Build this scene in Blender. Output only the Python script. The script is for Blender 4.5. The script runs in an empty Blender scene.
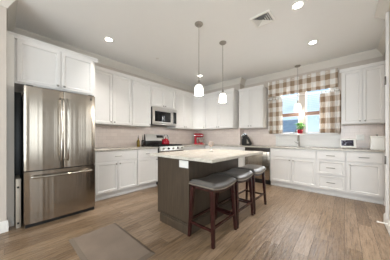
import bpy, bmesh, math, random
from mathutils import Vector, Matrix
random.seed(7)
R = math.radians
C = bpy.context.scene.collection
SC = bpy.context.scene

# ------------------------------------------------------------------ camera
cam_d = bpy.data.cameras.new('camera')
cam = bpy.data.objects.new('camera', cam_d); C.objects.link(cam)
cam.location = (0, 0, 1.11)
cam.rotation_euler = (R(90), 0, R(41.5 - 90))
cam_d.sensor_width = 36.0
cam_d.lens = 169.0 / 390.0 * 36.0
cam_d.shift_y = 7.7 / 390.0
cam_d.clip_start = 0.02
SC.camera = cam

# ------------------------------------------------------------------ exposure
vs = SC.view_settings
vs.view_transform = 'Standard'; vs.look = 'None'; vs.gamma = 1.0; vs.use_curve_mapping = False
vs.exposure = 0.56

# ------------------------------------------------------------------ sky
world = bpy.data.worlds.new('sky'); SC.world = world
world.use_nodes = True
wn = world.node_tree; wn.nodes.clear()
w_out = wn.nodes.new('ShaderNodeOutputWorld'); w_bg = wn.nodes.new('ShaderNodeBackground')
w_tc = wn.nodes.new('ShaderNodeTexCoord'); w_sep = wn.nodes.new('ShaderNodeSeparateXYZ'); w_rmp = wn.nodes.new('ShaderNodeValToRGB')
wn.links.new(w_tc.outputs['Generated'], w_sep.inputs[0]); wn.links.new(w_sep.outputs['Z'], w_rmp.inputs[0])
wn.links.new(w_rmp.outputs[0], w_bg.inputs[0]); wn.links.new(w_bg.outputs[0], w_out.inputs[0])
w_rmp.color_ramp.elements[0].position = 0.0; w_rmp.color_ramp.elements[0].color = (0.55, 0.70, 0.80, 1)
w_rmp.color_ramp.elements[1].position = 0.45; w_rmp.color_ramp.elements[1].color = (0.22, 0.42, 0.76, 1)
w_bg.inputs[1].default_value = 1.0

# ------------------------------------------------------------------ fill lights added at unseen windows behind the camera; daylight at the kitchen window
def area(name, loc, rot, sx, sy, power, color=(1, 1, 1), spread=180):
    l = bpy.data.lights.new(name, 'AREA'); l.shape = 'RECTANGLE'; l.size = sx; l.size_y = sy
    l.energy = power; l.color = color; l.spread = R(spread)
    o = bpy.data.objects.new(name, l); C.objects.link(o); o.location = loc; o.rotation_euler = rot
    return o
area('fill_back_window', (-3.93, 0.4, 1.45), (R(90), 0, R(-90)), 3.6, 2.0, 158, (0.86, 0.94, 1.0))
area('fill_side_window', (-0.375, -4.13, 1.45), (R(90), 0, 0), 1.65, 2.0, 36, (0.86, 0.94, 1.0))
area('fill_far_side_window', (3.85, -4.13, 1.45), (R(90), 0, 0), 1.1, 2.0, 26, (0.86, 0.94, 1.0))
area('daylight_kitchen_window', (4.86, 0.76, 1.79), (R(90), 0, R(90)), 1.0, 1.08, 30, (0.93, 0.97, 1.0))
LAMP_DOWN = 4.0     # recessed downlight
LAMP_PEND = 20.0      # pendant bulb
H = 2.78             # ceiling height

# ------------------------------------------------------------------ materials
def new_mat(name):
    m = bpy.data.materials.new(name); m.use_nodes = True
    nt = m.node_tree; b = nt.nodes['Principled BSDF']
    return m, nt, b
def srgb(r, g, b):
    f = lambda c: (c / 255 / 12.92) if c / 255 <= 0.04045 else ((c / 255 + 0.055) / 1.055) ** 2.4
    return (f(r), f(g), f(b), 1)
def coords(nt, scale=(1, 1, 1), rot=(0, 0, 0), kind='Object'):
    tc = nt.nodes.new('ShaderNodeTexCoord'); mp = nt.nodes.new('ShaderNodeMapping')
    mp.inputs['Scale'].default_value = scale; mp.inputs['Rotation'].default_value = rot
    nt.links.new(tc.outputs[kind], mp.inputs[0]); return mp.outputs[0]
def world_coords(nt, scale=(1, 1, 1), rot=(0, 0, 0)):
    g = nt.nodes.new('ShaderNodeNewGeometry'); mp = nt.nodes.new('ShaderNodeMapping')
    mp.inputs['Scale'].default_value = scale; mp.inputs['Rotation'].default_value = rot
    nt.links.new(g.outputs['Position'], mp.inputs[0]); return mp.outputs[0]
def noise(nt, vec, scale=5, detail=3, rough=0.5):
    n = nt.nodes.new('ShaderNodeTexNoise'); n.inputs['Scale'].default_value = scale
    n.inputs['Detail'].default_value = detail; n.inputs['Roughness'].default_value = rough
    nt.links.new(vec, n.inputs['Vector']); return n.outputs['Fac']
def ramp(nt, fac, stops):
    r = nt.nodes.new('ShaderNodeValToRGB'); el = r.color_ramp.elements
    while len(el) < len(stops): el.new(0.5)
    for e, (p, c) in zip(el, stops): e.position = p; e.color = c
    nt.links.new(fac, r.inputs[0]); return r.outputs[0]
def bump(nt, b, fac, strength=0.1, dist=0.01):
    n = nt.nodes.new('ShaderNodeBump'); n.inputs['Strength'].default_value = strength; n.inputs['Distance'].default_value = dist
    nt.links.new(fac, n.inputs['Height']); nt.links.new(n.outputs[0], b.inputs['Normal'])
def plain(name, col, rough=0.5, metal=0.0, var=0.03, nscale=8, **kw):
    m, nt, b = new_mat(name)
    v = coords(nt); f = noise(nt, v, nscale, 3)
    lo = tuple(c * (1 - var) for c in col[:3]) + (1,); hi = tuple(min(1, c * (1 + var)) for c in col[:3]) + (1,)
    nt.links.new(ramp(nt, f, [(0.3, lo), (0.7, hi)]), b.inputs['Base Color'])
    b.inputs['Roughness'].default_value = rough; b.inputs['Metallic'].default_value = metal
    for k, val in kw.items(): b.inputs[k].default_value = val
    return m
M = {}
M['ceiling'] = plain('ceiling_paint', srgb(240, 239, 236), 0.9, var=0.004)
M['wall'] = plain('wall_paint', srgb(198, 188, 177), 0.85, var=0.015)
M['reflect_dark'] = plain('reflect_dark_paint', srgb(140, 126, 110), 0.85, var=0.01)  # unseen wall, toned dark for the reflections in the refrigerator steel
M['crown'] = plain('crown_paint', srgb(212, 206, 196), 0.6, var=0.01)
M['trim'] = plain('trim_paint', srgb(224, 220, 213), 0.5, var=0.01)
M['cab'] = plain('cabinet_paint', srgb(218, 215, 211), 0.38, var=0.01)
M['white'] = plain('white_plastic', srgb(238, 236, 230), 0.35, var=0.01)
M['black'] = plain('black_plastic', srgb(22, 21, 21), 0.35)
M['dwstrip'] = plain('dark_steel', srgb(58, 52, 48), 0.4, 0.5)
M['frost'] = plain('blush_glass', srgb(214, 196, 182), 0.15, 0.0, **{'Transmission Weight': 0.45})
M['iron'] = plain('cast_iron', srgb(20, 20, 20), 0.6)
M['nickel'] = plain('brushed_nickel', srgb(150, 146, 138), 0.3, 1.0)
M['satin'] = plain('satin_nickel', srgb(158, 152, 142), 0.35, 0.6)
M['darknickel'] = plain('dark_nickel', srgb(95, 90, 84), 0.35, 1.0)
M['handlesteel'] = plain('handle_steel', srgb(165, 158, 148), 0.25, 1.0)
M['chrome'] = plain('chrome', srgb(215, 215, 215), 0.12, 1.0)
M['greymetal'] = plain('grey_metal', srgb(178, 168, 154), 0.45, 0.4)
M['red'] = plain('red_enamel', srgb(156, 14, 34), 0.22)
M['leaf'] = plain('leaf_green', srgb(96, 160, 48), 0.5, var=0.35, nscale=30)
M['stem'] = plain('stem_green', srgb(80, 120, 50), 0.6)
M['soil'] = plain('soil', srgb(50, 36, 26), 0.9)
M['leg'] = plain('cherry_wood', srgb(48, 17, 15), 0.25, var=0.25, nscale=20)
M['trimbead'] = plain('antique_nail', srgb(190, 180, 166), 0.3, 1.0)
M['cork'] = plain('spout_metal', srgb(120, 118, 112), 0.3, 1.0)
M['oil'] = plain('olive_oil', srgb(150, 118, 40), 0.12, 0.0, **{'Transmission Weight': 0.35})
M['vinegar'] = plain('dark_vinegar', srgb(40, 26, 20), 0.12)
M['blindwood'] = plain('blind_white', srgb(225, 226, 228), 0.5)
M['blindbrown'] = plain('blind_brown', srgb(122, 92, 76), 0.5, var=0.1)
M['roof'] = plain('roof_shingle', srgb(205, 192, 178), 0.9, var=0.1, nscale=3)
M['siding'] = plain('house_siding', srgb(225, 228, 232), 0.8)
M['grass'] = plain('lawn', srgb(130, 150, 110), 0.9, var=0.2)
M['rubber'] = plain('rubber', srgb(235, 232, 225), 0.6)

def leather():
    m, nt, b = new_mat('grey_leather')
    v = coords(nt); f = noise(nt, v, 90, 3)
    f2 = noise(nt, v, 6, 2)
    nt.links.new(ramp(nt, f2, [(0.3, srgb(98, 94, 90)), (0.7, srgb(112, 108, 103))]), b.inputs['Base Color'])
    b.inputs['Roughness'].default_value = 0.36; b.inputs['Metallic'].default_value = 0.3
    bump(nt, b, f, 0.12, 0.003); return m
M['leather'] = leather()

def wood_floor():
    m, nt, b = new_mat('hardwood_planks')
    v = world_coords(nt)
    br = nt.nodes.new('ShaderNodeTexBrick'); nt.links.new(v, br.inputs['Vector'])
    br.inputs['Color1'].default_value = (0, 0, 0, 1); br.inputs['Color2'].default_value = (1, 1, 1, 1)
    br.inputs['Mortar'].default_value = (0.5, 0.5, 0.5, 1)
    br.inputs['Scale'].default_value = 1.0; br.inputs['Mortar Size'].default_value = 0.0016
    br.inputs['Brick Width'].default_value = 1.15; br.inputs['Row Height'].default_value = 0.127
    br.offset = 0.37; br.offset_frequency = 2
    plank = ramp(nt, br.outputs['Color'], [(0.0, srgb(118, 96, 74)), (0.35, srgb(135, 113, 89)), (0.7, srgb(141, 119, 97)), (1.0, srgb(153, 130, 107))])
    # grain stretched along the planks, offset per plank
    add = nt.nodes.new('ShaderNodeVectorMath'); add.operation = 'MULTIPLY_ADD'
    nt.links.new(br.outputs['Color'], add.inputs[0]); add.inputs[1].default_value = (7, 13, 3); nt.links.new(v, add.inputs[2])
    mp = nt.nodes.new('ShaderNodeMapping'); mp.inputs['Scale'].default_value = (1.6, 22, 1); nt.links.new(add.outputs[0], mp.inputs[0])
    g = noise(nt, mp.outputs[0], 3.0, 6, 0.62)
    gr = ramp(nt, g, [(0.30, (0.44, 0.39, 0.34, 1)), (0.48, (0.95, 0.94, 0.92, 1)), (0.72, (1.32, 1.31, 1.29, 1))])
    mix = nt.nodes.new('ShaderNodeMix'); mix.data_type = 'RGBA'; mix.blend_type = 'MULTIPLY'; mix.inputs[0].default_value = 1
    nt.links.new(plank, mix.inputs[6]); nt.links.new(gr, mix.inputs[7])
    gap = nt.nodes.new('ShaderNodeMix'); gap.data_type = 'RGBA'; nt.links.new(br.outputs['Fac'], gap.inputs[0])
    nt.links.new(mix.outputs[2], gap.inputs[6]); gap.inputs[7].default_value = srgb(88, 70, 54)
    nt.links.new(gap.outputs[2], b.inputs['Base Color'])
    b.inputs['Roughness'].default_value = 0.28
    # hand-scraped ripples across the boards
    mp2 = nt.nodes.new('ShaderNodeMapping'); mp2.inputs['Scale'].default_value = (4.0, 22, 1); nt.links.new(add.outputs[0], mp2.inputs[0])
    s = noise(nt, mp2.outputs[0], 2.2, 3, 0.6)
    ad = nt.nodes.new('ShaderNodeMath'); ad.operation = 'MULTIPLY_ADD'; nt.links.new(br.outputs['Fac'], ad.inputs[0]); ad.inputs[1].default_value = -0.5
    nt.links.new(s, ad.inputs[2])
    bump(nt, b, ad.outputs[0], 0.55, 0.012); return m
M['floor'] = wood_floor()

def dark_wood():
    m, nt, b = new_mat('dark_stained_oak')
    v = world_coords(nt, (14, 14, 0.9)); g = noise(nt, v, 4, 6, 0.65)
    nt.links.new(ramp(nt, g, [(0.3, srgb(58, 47, 36)), (0.55, srgb(72, 60, 47)), (0.8, srgb(85, 72, 58))]), b.inputs['Base Color'])
    b.inputs['Roughness'].default_value = 0.42; bump(nt, b, g, 0.1, 0.004); return m
M['island'] = dark_wood()

def granite(name='speckled_granite', k=1.0):
    m, nt, b = new_mat(name)
    v = world_coords(nt); a = noise(nt, v, 11, 5, 0.65); s = noise(nt, v, 70, 3, 0.7)
    c1 = ramp(nt, a, [(0.3, srgb(200, 194, 183)), (0.5, srgb(218, 213, 203)), (0.7, srgb(229, 225, 216))])
    c2 = ramp(nt, s, [(0.32, srgb(95, 85, 74)), (0.45, (1, 1, 1, 1))])
    mix = nt.nodes.new('ShaderNodeMix'); mix.data_type = 'RGBA'; mix.blend_type = 'MULTIPLY'; mix.inputs[0].default_value = 0.45
    nt.links.new(c1, mix.inputs[6]); nt.links.new(c2, mix.inputs[7]); mul = nt.nodes.new('ShaderNodeMix'); mul.data_type = 'RGBA'; mul.blend_type = 'MULTIPLY'; mul.inputs[0].default_value = 1
    nt.links.new(mix.outputs[2], mul.inputs[6]); mul.inputs[7].default_value = (k, k * 0.98, k * 0.94, 1); nt.links.new(mul.outputs[2], b.inputs['Base Color'])
    b.inputs['Roughness'].default_value = 0.22; return m
M['granite'] = granite('speckled_granite', 0.86)
M['granite_grey'] = granite('grey_speckled_granite', 0.62)

def tile(name, axis):
    m, nt, b = new_mat(name)
    g = nt.nodes.new('ShaderNodeNewGeometry'); sp = nt.nodes.new('ShaderNodeSeparateXYZ'); cb = nt.nodes.new('ShaderNodeCombineXYZ')
    nt.links.new(g.outputs['Position'], sp.inputs[0]); nt.links.new(sp.outputs[axis], cb.inputs[0]); nt.links.new(sp.outputs['Z'], cb.inputs[1])
    br = nt.nodes.new('ShaderNodeTexBrick'); nt.links.new(cb.outputs[0], br.inputs['Vector'])
    br.inputs['Color1'].default_value = srgb(220, 206, 197); br.inputs['Color2'].default_value = srgb(228, 215, 206)
    br.inputs['Mortar'].default_value = srgb(206, 194, 184); br.inputs['Scale'].default_value = 1
    br.inputs['Mortar Size'].default_value = 0.002; br.inputs['Brick Width'].default_value = 0.152; br.inputs['Row Height'].default_value = 0.076
    nt.links.new(br.outputs['Color'], b.inputs['Base Color']); b.inputs['Roughness'].default_value = 0.25
    iv = nt.nodes.new('ShaderNodeMath'); iv.operation = 'SUBTRACT'; iv.inputs[0].default_value = 1; nt.links.new(br.outputs['Fac'], iv.inputs[1])
    bump(nt, b, iv.outputs[0], 0.25, 0.003); return m
M['tileA'] = tile('subway_tile_range_wall', 'X'); M['tileB'] = tile('subway_tile_window_wall', 'Y')

def steel():
    m, nt, b = new_mat('brushed_stainless')
    v = coords(nt, (1.0, 1.0, 160)); f = noise(nt, v, 3, 4)
    v2 = coords(nt, (9, 9, 0.02)); f2 = noise(nt, v2, 1.2, 2)
    nt.links.new(ramp(nt, f, [(0.3, srgb(158, 148, 135)), (0.7, srgb(172, 162, 149))]), b.inputs['Base Color'])
    b.inputs['Metallic'].default_value = 1.0; b.inputs['Roughness'].default_value = 0.24
    b.inputs['Anisotropic'].default_value = 0.5
    bump(nt, b, f2, 0.35, 0.02); return m
M['steel'] = steel()
M['steel_lit'] = plain('window_lit_stainless', srgb(205, 203, 199), 0.28, 1.0)  # same steel, lightened to stand in for the bright window it mirrors

def fabric(name, transl):
    m, nt, b = new_mat(name)
    tc = nt.nodes.new('ShaderNodeTexCoord'); sp = nt.nodes.new('ShaderNodeSeparateXYZ'); nt.links.new(tc.outputs['UV'], sp.inputs[0])
    def sq(o, off):
        a = nt.nodes.new('ShaderNodeMath'); a.operation = 'MULTIPLY_ADD'; nt.links.new(o, a.inputs[0]); a.inputs[1].default_value = 1 / 0.235; a.inputs[2].default_value = off
        f = nt.nodes.new('ShaderNodeMath'); f.operation = 'FRACT'; nt.links.new(a.outputs[0], f.inputs[0])
        g = nt.nodes.new('ShaderNodeMath'); g.operation = 'GREATER_THAN'; nt.links.new(f.outputs[0], g.inputs[0]); g.inputs[1].default_value = 0.5
        return g.outputs[0]
    s = nt.nodes.new('ShaderNodeMath'); s.operation = 'ADD'; nt.links.new(sq(sp.outputs['X'], 0.1), s.inputs[0]); nt.links.new(sq(sp.outputs['Y'], 0.45), s.inputs[1])
    h = nt.nodes.new('ShaderNodeMath'); h.operation = 'MULTIPLY'; nt.links.new(s.outputs[0], h.inputs[0]); h.inputs[1].default_value = 0.5
    col = ramp(nt, h.outputs[0], [(0.0, srgb(240, 237, 232)), (0.5, srgb(214, 201, 187)), (1.0, srgb(166, 143, 119))])
    nt.links.new(col, b.inputs['Base Color']); b.inputs['Roughness'].default_value = 0.9
    t = nt.nodes.new('ShaderNodeBsdfTranslucent'); nt.links.new(col, t.inputs[0])
    mx = nt.nodes.new('ShaderNodeMixShader'); mx.inputs[0].default_value = transl
    out = nt.nodes['Material Output']
    nt.links.new(b.outputs[0], mx.inputs[1]); nt.links.new(t.outputs[0], mx.inputs[2]); nt.links.new(mx.outputs[0], out.inputs[0])
    return m
M['gingham'] = fabric('buffalo_check_fabric', 0.22)

def emit(name, col, strength, base=None):
    m, nt, b = new_mat(name)
    b.inputs['Base Color'].default_value = base or col; b.inputs['Emission Color'].default_value = col
    b.inputs['Emission Strength'].default_value = strength; b.inputs['Roughness'].default_value = 0.3
    return m
M['lens'] = emit('downlight_lens', (1.0, 0.95, 0.86, 1), 9)
M['shade'] = emit('frosted_glass_shade', (1.0, 0.96, 0.88, 1), 2.6)
M['shade_dim'] = emit('frosted_glass_shade_dim', (1.0, 0.96, 0.90, 1), 1.1)

def glass(name, col=(1, 1, 1, 1), rough=0.0):
    m, nt, b = new_mat(name)
    b.inputs['Base Color'].default_value = col; b.inputs['Roughness'].default_value = rough
    b.inputs['Transmission Weight'].default_value = 1.0; b.inputs['IOR'].default_value = 1.45; return m
M['glass'] = glass('clear_glass')
def pane():
    m, nt, b = new_mat('window_glass'); nt.nodes.remove(b)
    t = nt.nodes.new('ShaderNodeBsdfTransparent'); g = nt.nodes.new('ShaderNodeBsdfGlossy'); g.inputs['Roughness'].default_value = 0.02
    f = nt.nodes.new('ShaderNodeFresnel'); f.inputs[0].default_value = 1.08; mx = nt.nodes.new('ShaderNodeMixShader')
    nt.links.new(f.outputs[0], mx.inputs[0]); nt.links.new(t.outputs[0], mx.inputs[1]); nt.links.new(g.outputs[0], mx.inputs[2])
    nt.links.new(mx.outputs[0], nt.nodes['Material Output'].inputs[0]); return m
M['pane'] = pane()
M['darkglass'] = plain('dark_glass', srgb(16, 17, 20), 0.05)
def mat_rubber():
    m, nt, b = new_mat('mat_texture')
    v = coords(nt); w = nt.nodes.new('ShaderNodeTexVoronoi'); w.inputs['Scale'].default_value = 60; nt.links.new(v, w.inputs['Vector'])
    nt.links.new(ramp(nt, noise(nt, v, 4, 3), [(0.3, srgb(122, 106, 92)), (0.7, srgb(134, 118, 103))]), b.inputs['Base Color'])
    b.inputs['Roughness'].default_value = 0.65; bump(nt, b, w.outputs['Distance'], 0.3, 0.003); return m
M['mat'] = mat_rubber()
M['matedge'] = plain('mat_border', srgb(110, 96, 82), 0.6)
def screen_mat():
    m, nt, b = new_mat('display_screen')
    v = coords(nt, (1, 1, 1)); f = noise(nt, v, 22, 2)
    c = ramp(nt, f, [(0.45, srgb(36, 34, 44)), (0.58, srgb(60, 58, 72)), (0.70, srgb(170, 172, 182))])
    nt.links.new(c, b.inputs['Base Color']); nt.links.new(c, b.inputs['Emission Color']); b.inputs['Emission Strength'].default_value = 0.25
    b.inputs['Roughness'].default_value = 0.15; return m
M['screen'] = screen_mat()

# ------------------------------------------------------------------ mesh helpers
def box(bm, x0, x1, y0, y1, z0, z1, bev=0.0, seg=2):
    r = bmesh.ops.create_cube(bm, size=1.0)
    vs_ = r['verts']
    bmesh.ops.scale(bm, vec=(x1 - x0, y1 - y0, z1 - z0), verts=vs_)
    bmesh.ops.translate(bm, vec=((x0 + x1) / 2, (y0 + y1) / 2, (z0 + z1) / 2), verts=vs_)
    if bev > 0:
        es = list({e for v in vs_ for e in v.link_edges})
        bmesh.ops.bevel(bm, geom=es, offset=bev, segments=seg, affect='EDGES', profile=0.6)
def prism(bm, poly, z0, z1, plane='xy'):
    """poly: 2-D outline extruded between z0 and z1 on the axis the plane leaves out"""
    def P(a, b_, c):
        return {'xy': (a, b_, c), 'xz': (a, c, b_), 'yz': (c, a, b_)}[plane]
    lo = [bm.verts.new(P(a, b_, z0)) for a, b_ in poly]; hi = [bm.verts.new(P(a, b_, z1)) for a, b_ in poly]
    n = len(poly); fs = [bm.faces.new(lo), bm.faces.new(hi[::-1])]
    for i in range(n): fs.append(bm.faces.new((lo[i], hi[i], hi[(i + 1) % n], lo[(i + 1) % n])))
    bmesh.ops.recalc_face_normals(bm, faces=fs)
def lathe(bm, prof, c=(0, 0, 0), seg=24, axis='z'):
    rings = []
    for r, z in prof:
        ring = []
        for i in range(seg):
            a = 2 * math.pi * i / seg; x, y = r * math.cos(a), r * math.sin(a)
            p = {'z': (x, y, z), 'y': (x, z, y), 'x': (z, x, y)}[axis]
            ring.append(bm.verts.new((p[0] + c[0], p[1] + c[1], p[2] + c[2])))
        rings.append(ring)
    fs = []
    for a, b_ in zip(rings, rings[1:]):
        for i in range(seg): fs.append(bm.faces.new((a[i], a[(i + 1) % seg], b_[(i + 1) % seg], b_[i])))
    fs.append(bm.faces.new(rings[0][::-1])); fs.append(bm.faces.new(rings[-1]))
    bmesh.ops.recalc_face_normals(bm, faces=fs)
def tube(bm, pts, rad, seg=10):
    pts = [Vector(p) for p in pts]; rings = []; n = len(pts)
    rads = rad if isinstance(rad, (list, tuple)) else [rad] * n
    up = None
    for i, p in enumerate(pts):
        t = (pts[min(i + 1, n - 1)] - pts[max(i - 1, 0)]).normalized()
        if up is None:
            up = Vector((0, 0, 1)) if abs(t.z) < 0.9 else Vector((1, 0, 0))
        a = t.cross(up).normalized(); b_ = t.cross(a).normalized(); up = -b_ if False else up
        rings.append([bm.verts.new(p + rads[i] * (a * math.cos(2 * math.pi * k / seg) + b_ * math.sin(2 * math.pi * k / seg))) for k in range(seg)])
    fs = []
    for a, b_ in zip(rings, rings[1:]):
        for i in range(seg): fs.append(bm.faces.new((a[i], a[(i + 1) % seg], b_[(i + 1) % seg], b_[i])))
    fs.append(bm.faces.new(rings[0])); fs.append(bm.faces.new(rings[-1]))
    bmesh.ops.recalc_face_normals(bm, faces=fs)
def taper_leg(bm, p0, p1, a0, a1):
    """square leg from p0 (half width a0) to p1 (half width a1)"""
    q = []
    for p, a in ((p0, a0), (p1, a1)):
        q.append([bm.verts.new((p[0] + sx * a, p[1] + sy * a, p[2])) for sx, sy in ((-1, -1), (1, -1), (1, 1), (-1, 1))])
    fs = [bm.faces.new(q[0]), bm.faces.new(q[1])]
    for i in range(4): fs.append(bm.faces.new((q[0][i], q[0][(i + 1) % 4], q[1][(i + 1) % 4], q[1][i])))
    bmesh.ops.recalc_face_normals(bm, faces=fs)
    es = list({e for f in fs for e in f.edges})
    bmesh.ops.bevel(bm, geom=es, offset=0.003, segments=1, affect='EDGES')
def sweep(bm, path, prof):
    """profile (offset towards the left of the path, z) swept along a 2-D path with mitred corners"""
    n = len(path); rings = []
    for i, p in enumerate(path):
        p = Vector(p)
        d0 = (p - Vector(path[i - 1])).normalized() if i > 0 else None
        d1 = (Vector(path[i + 1]) - p).normalized() if i < n - 1 else None
        if d0 is None: d0 = d1
        if d1 is None: d1 = d0
        n0 = Vector((-d0.y, d0.x)); n1 = Vector((-d1.y, d1.x)); m = (n0 + n1).normalized(); k = 1 / max(0.2, m.dot(n0))
        rings.append([bm.verts.new((p.x + m.x * o * k, p.y + m.y * o * k, z)) for o, z in prof])
    fs = []; k = len(prof)
    for a, b_ in zip(rings, rings[1:]):
        for i in range(k): fs.append(bm.faces.new((a[i], a[(i + 1) % k], b_[(i + 1) % k], b_[i])))
    fs.append(bm.faces.new(rings[0])); fs.append(bm.faces.new(rings[-1]))
    bmesh.ops.recalc_face_normals(bm, faces=fs)
def nb(): return bmesh.new()
def obj(name, bm, mat, parent=None, smooth=True, loc=None, rot=None):
    me = bpy.data.meshes.new(name); bm.to_mesh(me); bm.free()
    if smooth:
        me.shade_smooth(); me.set_sharp_from_angle(angle=R(35))
    me.materials.append(M[mat] if isinstance(mat, str) else mat)
    o = bpy.data.objects.new(name, me); C.objects.link(o)
    if parent: o.parent = parent
    if loc: o.location = loc
    if rot: o.rotation_euler = rot
    return o
def tag(o, label, cat, group=None):
    o['label'] = label; o['category'] = cat
    if group: o['group'] = group
    return o
def thing(name, label, cat, loc=(0, 0, 0), rotz=0, group=None):
    o = bpy.data.objects.new(name, None); C.objects.link(o); o.empty_display_size = 0.1
    o.location = loc; o.rotation_euler = (0, 0, rotz); return tag(o, label, cat, group)
def struct(name, bm, mat, parent=None, smooth=False):
    o = obj(name, bm, mat, parent, smooth)
    if not parent: o['kind'] = 'structure'
    return o
def copy_tree(o, parent=None):
    c = o.copy(); C.objects.link(c)
    if parent: c.parent = parent; c.matrix_parent_inverse = o.matrix_parent_inverse.copy()
    for ch in list(o.children): copy_tree(ch, c)
    return c

# ------------------------------------------------------------------ the setting
YA, XB, XJ, YJ = 3.80, 4.72, 4.43, 2.22       # range wall, window wall, face and end of the corner chase
b = nb(); box(b, -4.2, 5.0, -4.4, 4.0, -0.1, 0); struct('floor', b, 'floor')
b = nb(); box(b, -4.2, 5.0, -4.4, 4.0, H, H + 0.1); struct('ceiling', b, 'ceiling')
b = nb(); box(b, 0.02, 4.9, YA, YA + 0.15, 0, H); struct('wall_back', b, 'wall')
b = nb(); box(b, -4.2, 0.02, 3.0, YA + 0.15, 0, H); struct('wall_left', b, 'wall')
# window wall with its opening
WY0, WY1, WZ0, WZ1 = 0.20, 1.27, 1.20, 2.37
b = nb()
box(b, XB, XB + 0.16, -0.75, WY0, 0, H); box(b, XB, XB + 0.16, WY1, 3.95, 0, H)
box(b, XB, XB + 0.16, WY0, WY1, 0, WZ0); box(b, XB, XB + 0.16, WY0, WY1, WZ1, H)
struct('wall_window', b, 'wall')
b = nb(); box(b, XJ, XB, YJ, YA, 0, H); struct('wall_chase', b, 'wall')
b = nb(); box(b, 3.29, 4.9, -0.75, -0.555, 0, H); struct('wall_right', b, 'wall')
b = nb(); box(b, 2.5, 3.29, -0.75, -0.40, 0, H); struct('wall_entry', b, 'wall')
# rest of the open-plan room behind the camera, with unseen windows that hold the fill lights
b = nb()
box(b, -4.15, -4.0, -4.3, -1.4, 0, H); box(b, -4.15, -4.0, 2.2, 3.1, 0, H)
box(b, -4.15, -4.0, -1.4, 2.2, 0, 0.4); box(b, -4.15, -4.0, -1.4, 2.2, 2.45, H)
struct('wall_rear', b, 'wall')
b = nb()
box(b, -4.15, -1.2, -4.35, -4.2, 0, H); box(b, 0.45, 3.3, -4.35, -4.2, 0, H); box(b, 4.4, 4.9, -4.35, -4.2, 0, H)
for x0, x1 in ((-1.2, 0.45), (3.3, 4.4)): box(b, x0, x1, -4.35, -4.2, 0, 0.4); box(b, x0, x1, -4.35, -4.2, 2.45, H)
struct('wall_side', b, 'reflect_dark')
b = nb(); box(b, 4.72, 4.87, -4.3, -0.7, 0, H); struct('wall_far', b, 'wall')
def frame_bm(along, pos, a0, a1, z0, z1, t=0.06, n=3, d=0.05):
    bm = nb()
    def bx(u0, u1, w0, w1):
        if along == 'y': box(bm, pos - d, pos + d, u0, u1, w0, w1)
        else: box(bm, u0, u1, pos - d, pos + d, w0, w1)
    bx(a0, a1, z0, z0 + t); bx(a0, a1, z1 - t, z1)
    for i in range(n + 1):
        u = a0 + (a1 - a0) * i / n
        bx(max(a0, u - t / 2), min(a1, u + t / 2), z0 + t, z1 - t)
    return bm
struct('window_2', frame_bm('y', -4.07, -1.4, 2.2, 0.4, 2.45), 'trim')
struct('window_3', frame_bm('x', -4.27, -1.2, 0.45, 0.4, 2.45, n=2), 'trim')
struct('window_4', frame_bm('x', -4.27, 3.3, 4.4, 0.4, 2.45, n=1), 'trim')

# crown moulding round the ceiling, mitred at every corner
crown = [(-0.001, H - 0.135), (0.012, H - 0.135), (0.016, H - 0.115), (0.03, H - 0.10), (0.062, H - 0.05), (0.08, H - 0.03), (0.09, H - 0.018), (0.092, H + 0.001), (-0.001, H + 0.001)]
b = nb()
sweep(b, [(2.5, -0.75), (2.5, -0.40), (3.29, -0.40), (3.29, -0.55), (XB, -0.55), (XB, YJ), (XJ, YJ), (XJ, YA), (0.02, YA), (0.02, 3.0), (-4.0, 3.0)], crown)
struct('trim_1', b, 'crown', smooth=True)
base = [(-0.001, 0), (0.016, 0), (0.016, 0.10), (0.010, 0.118), (0.006, 0.13), (-0.001, 0.13)]
b = nb(); sweep(b, [(0.02, 3.10), (0.02, 3.0), (-4.0, 3.0)], base); struct('baseboard_left', b, 'trim', smooth=True)
b = nb(); sweep(b, [(2.5, -0.75), (2.5, -0.40), (3.29, -0.40), (3.29, -0.55)], base); struct('baseboard_right', b, 'trim', smooth=True)
# casing of the door in the right hand wall, with its hinges
b = nb(); box(b, 3.05, 3.10, -0.40, -0.375, 0.13, 2.62, 0.004); dr = struct('door_1', b, 'cab')
for z in (0.84, 1.80):
    b = nb(); box(b, 3.045, 3.075, -0.376, -0.362, z - 0.05, z + 0.05, 0.003); obj('hinge', b, 'darknickel', dr)
# spring door stop on the baseboard
ds = thing('door_stop', 'small white door stop sticking out of the right baseboard', 'door stop', (3.02, -0.384, 0.085))
b = nb(); lathe(b, [(0.012, 0), (0.012, 0.006), (0.007, 0.01), (0.007, 0.07)], axis='y', seg=12); obj('rod', b, 'white', ds)
b = nb(); lathe(b, [(0.009, 0.066), (0.010, 0.072), (0.010, 0.086), (0.006, 0.09)], axis='y', seg=12); obj('rubber_tip', b, 'rubber', ds)

# tiled backsplashes
CT = 0.90                                                        # counter height
b = nb(); box(b, 1.02, XJ, YA - 0.008, YA, CT, 1.40); struct('trim_2', b, 'tileA')
b = nb(); box(b, XJ - 0.008, XJ, YJ - 0.008, YA - 0.008, CT, 1.40); box(b, XB - 0.008, XB, 1.32, YJ - 0.008, CT, 1.40); box(b, XB - 0.008, XB, -0.55, 0.06, CT, 1.40)
struct('trim_3', b, 'tileB')
b = nb(); box(b, XJ, XB - 0.008, YJ - 0.008, YJ, CT, 1.40); struct('trim_4', b, 'tileA')
# white panel below the window, with ledges
b = nb(); box(b, XB - 0.02, XB, 0.06, 1.34, CT, 1.18, 0.002); box(b, XB - 0.035, XB, 0.06, 1.34, 1.06, 1.085, 0.004); box(b, XB - 0.035, XB - 0.02, 1.28, 1.34, CT, 1.18, 0.003)
struct('trim_5', b, 'cab')

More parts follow.
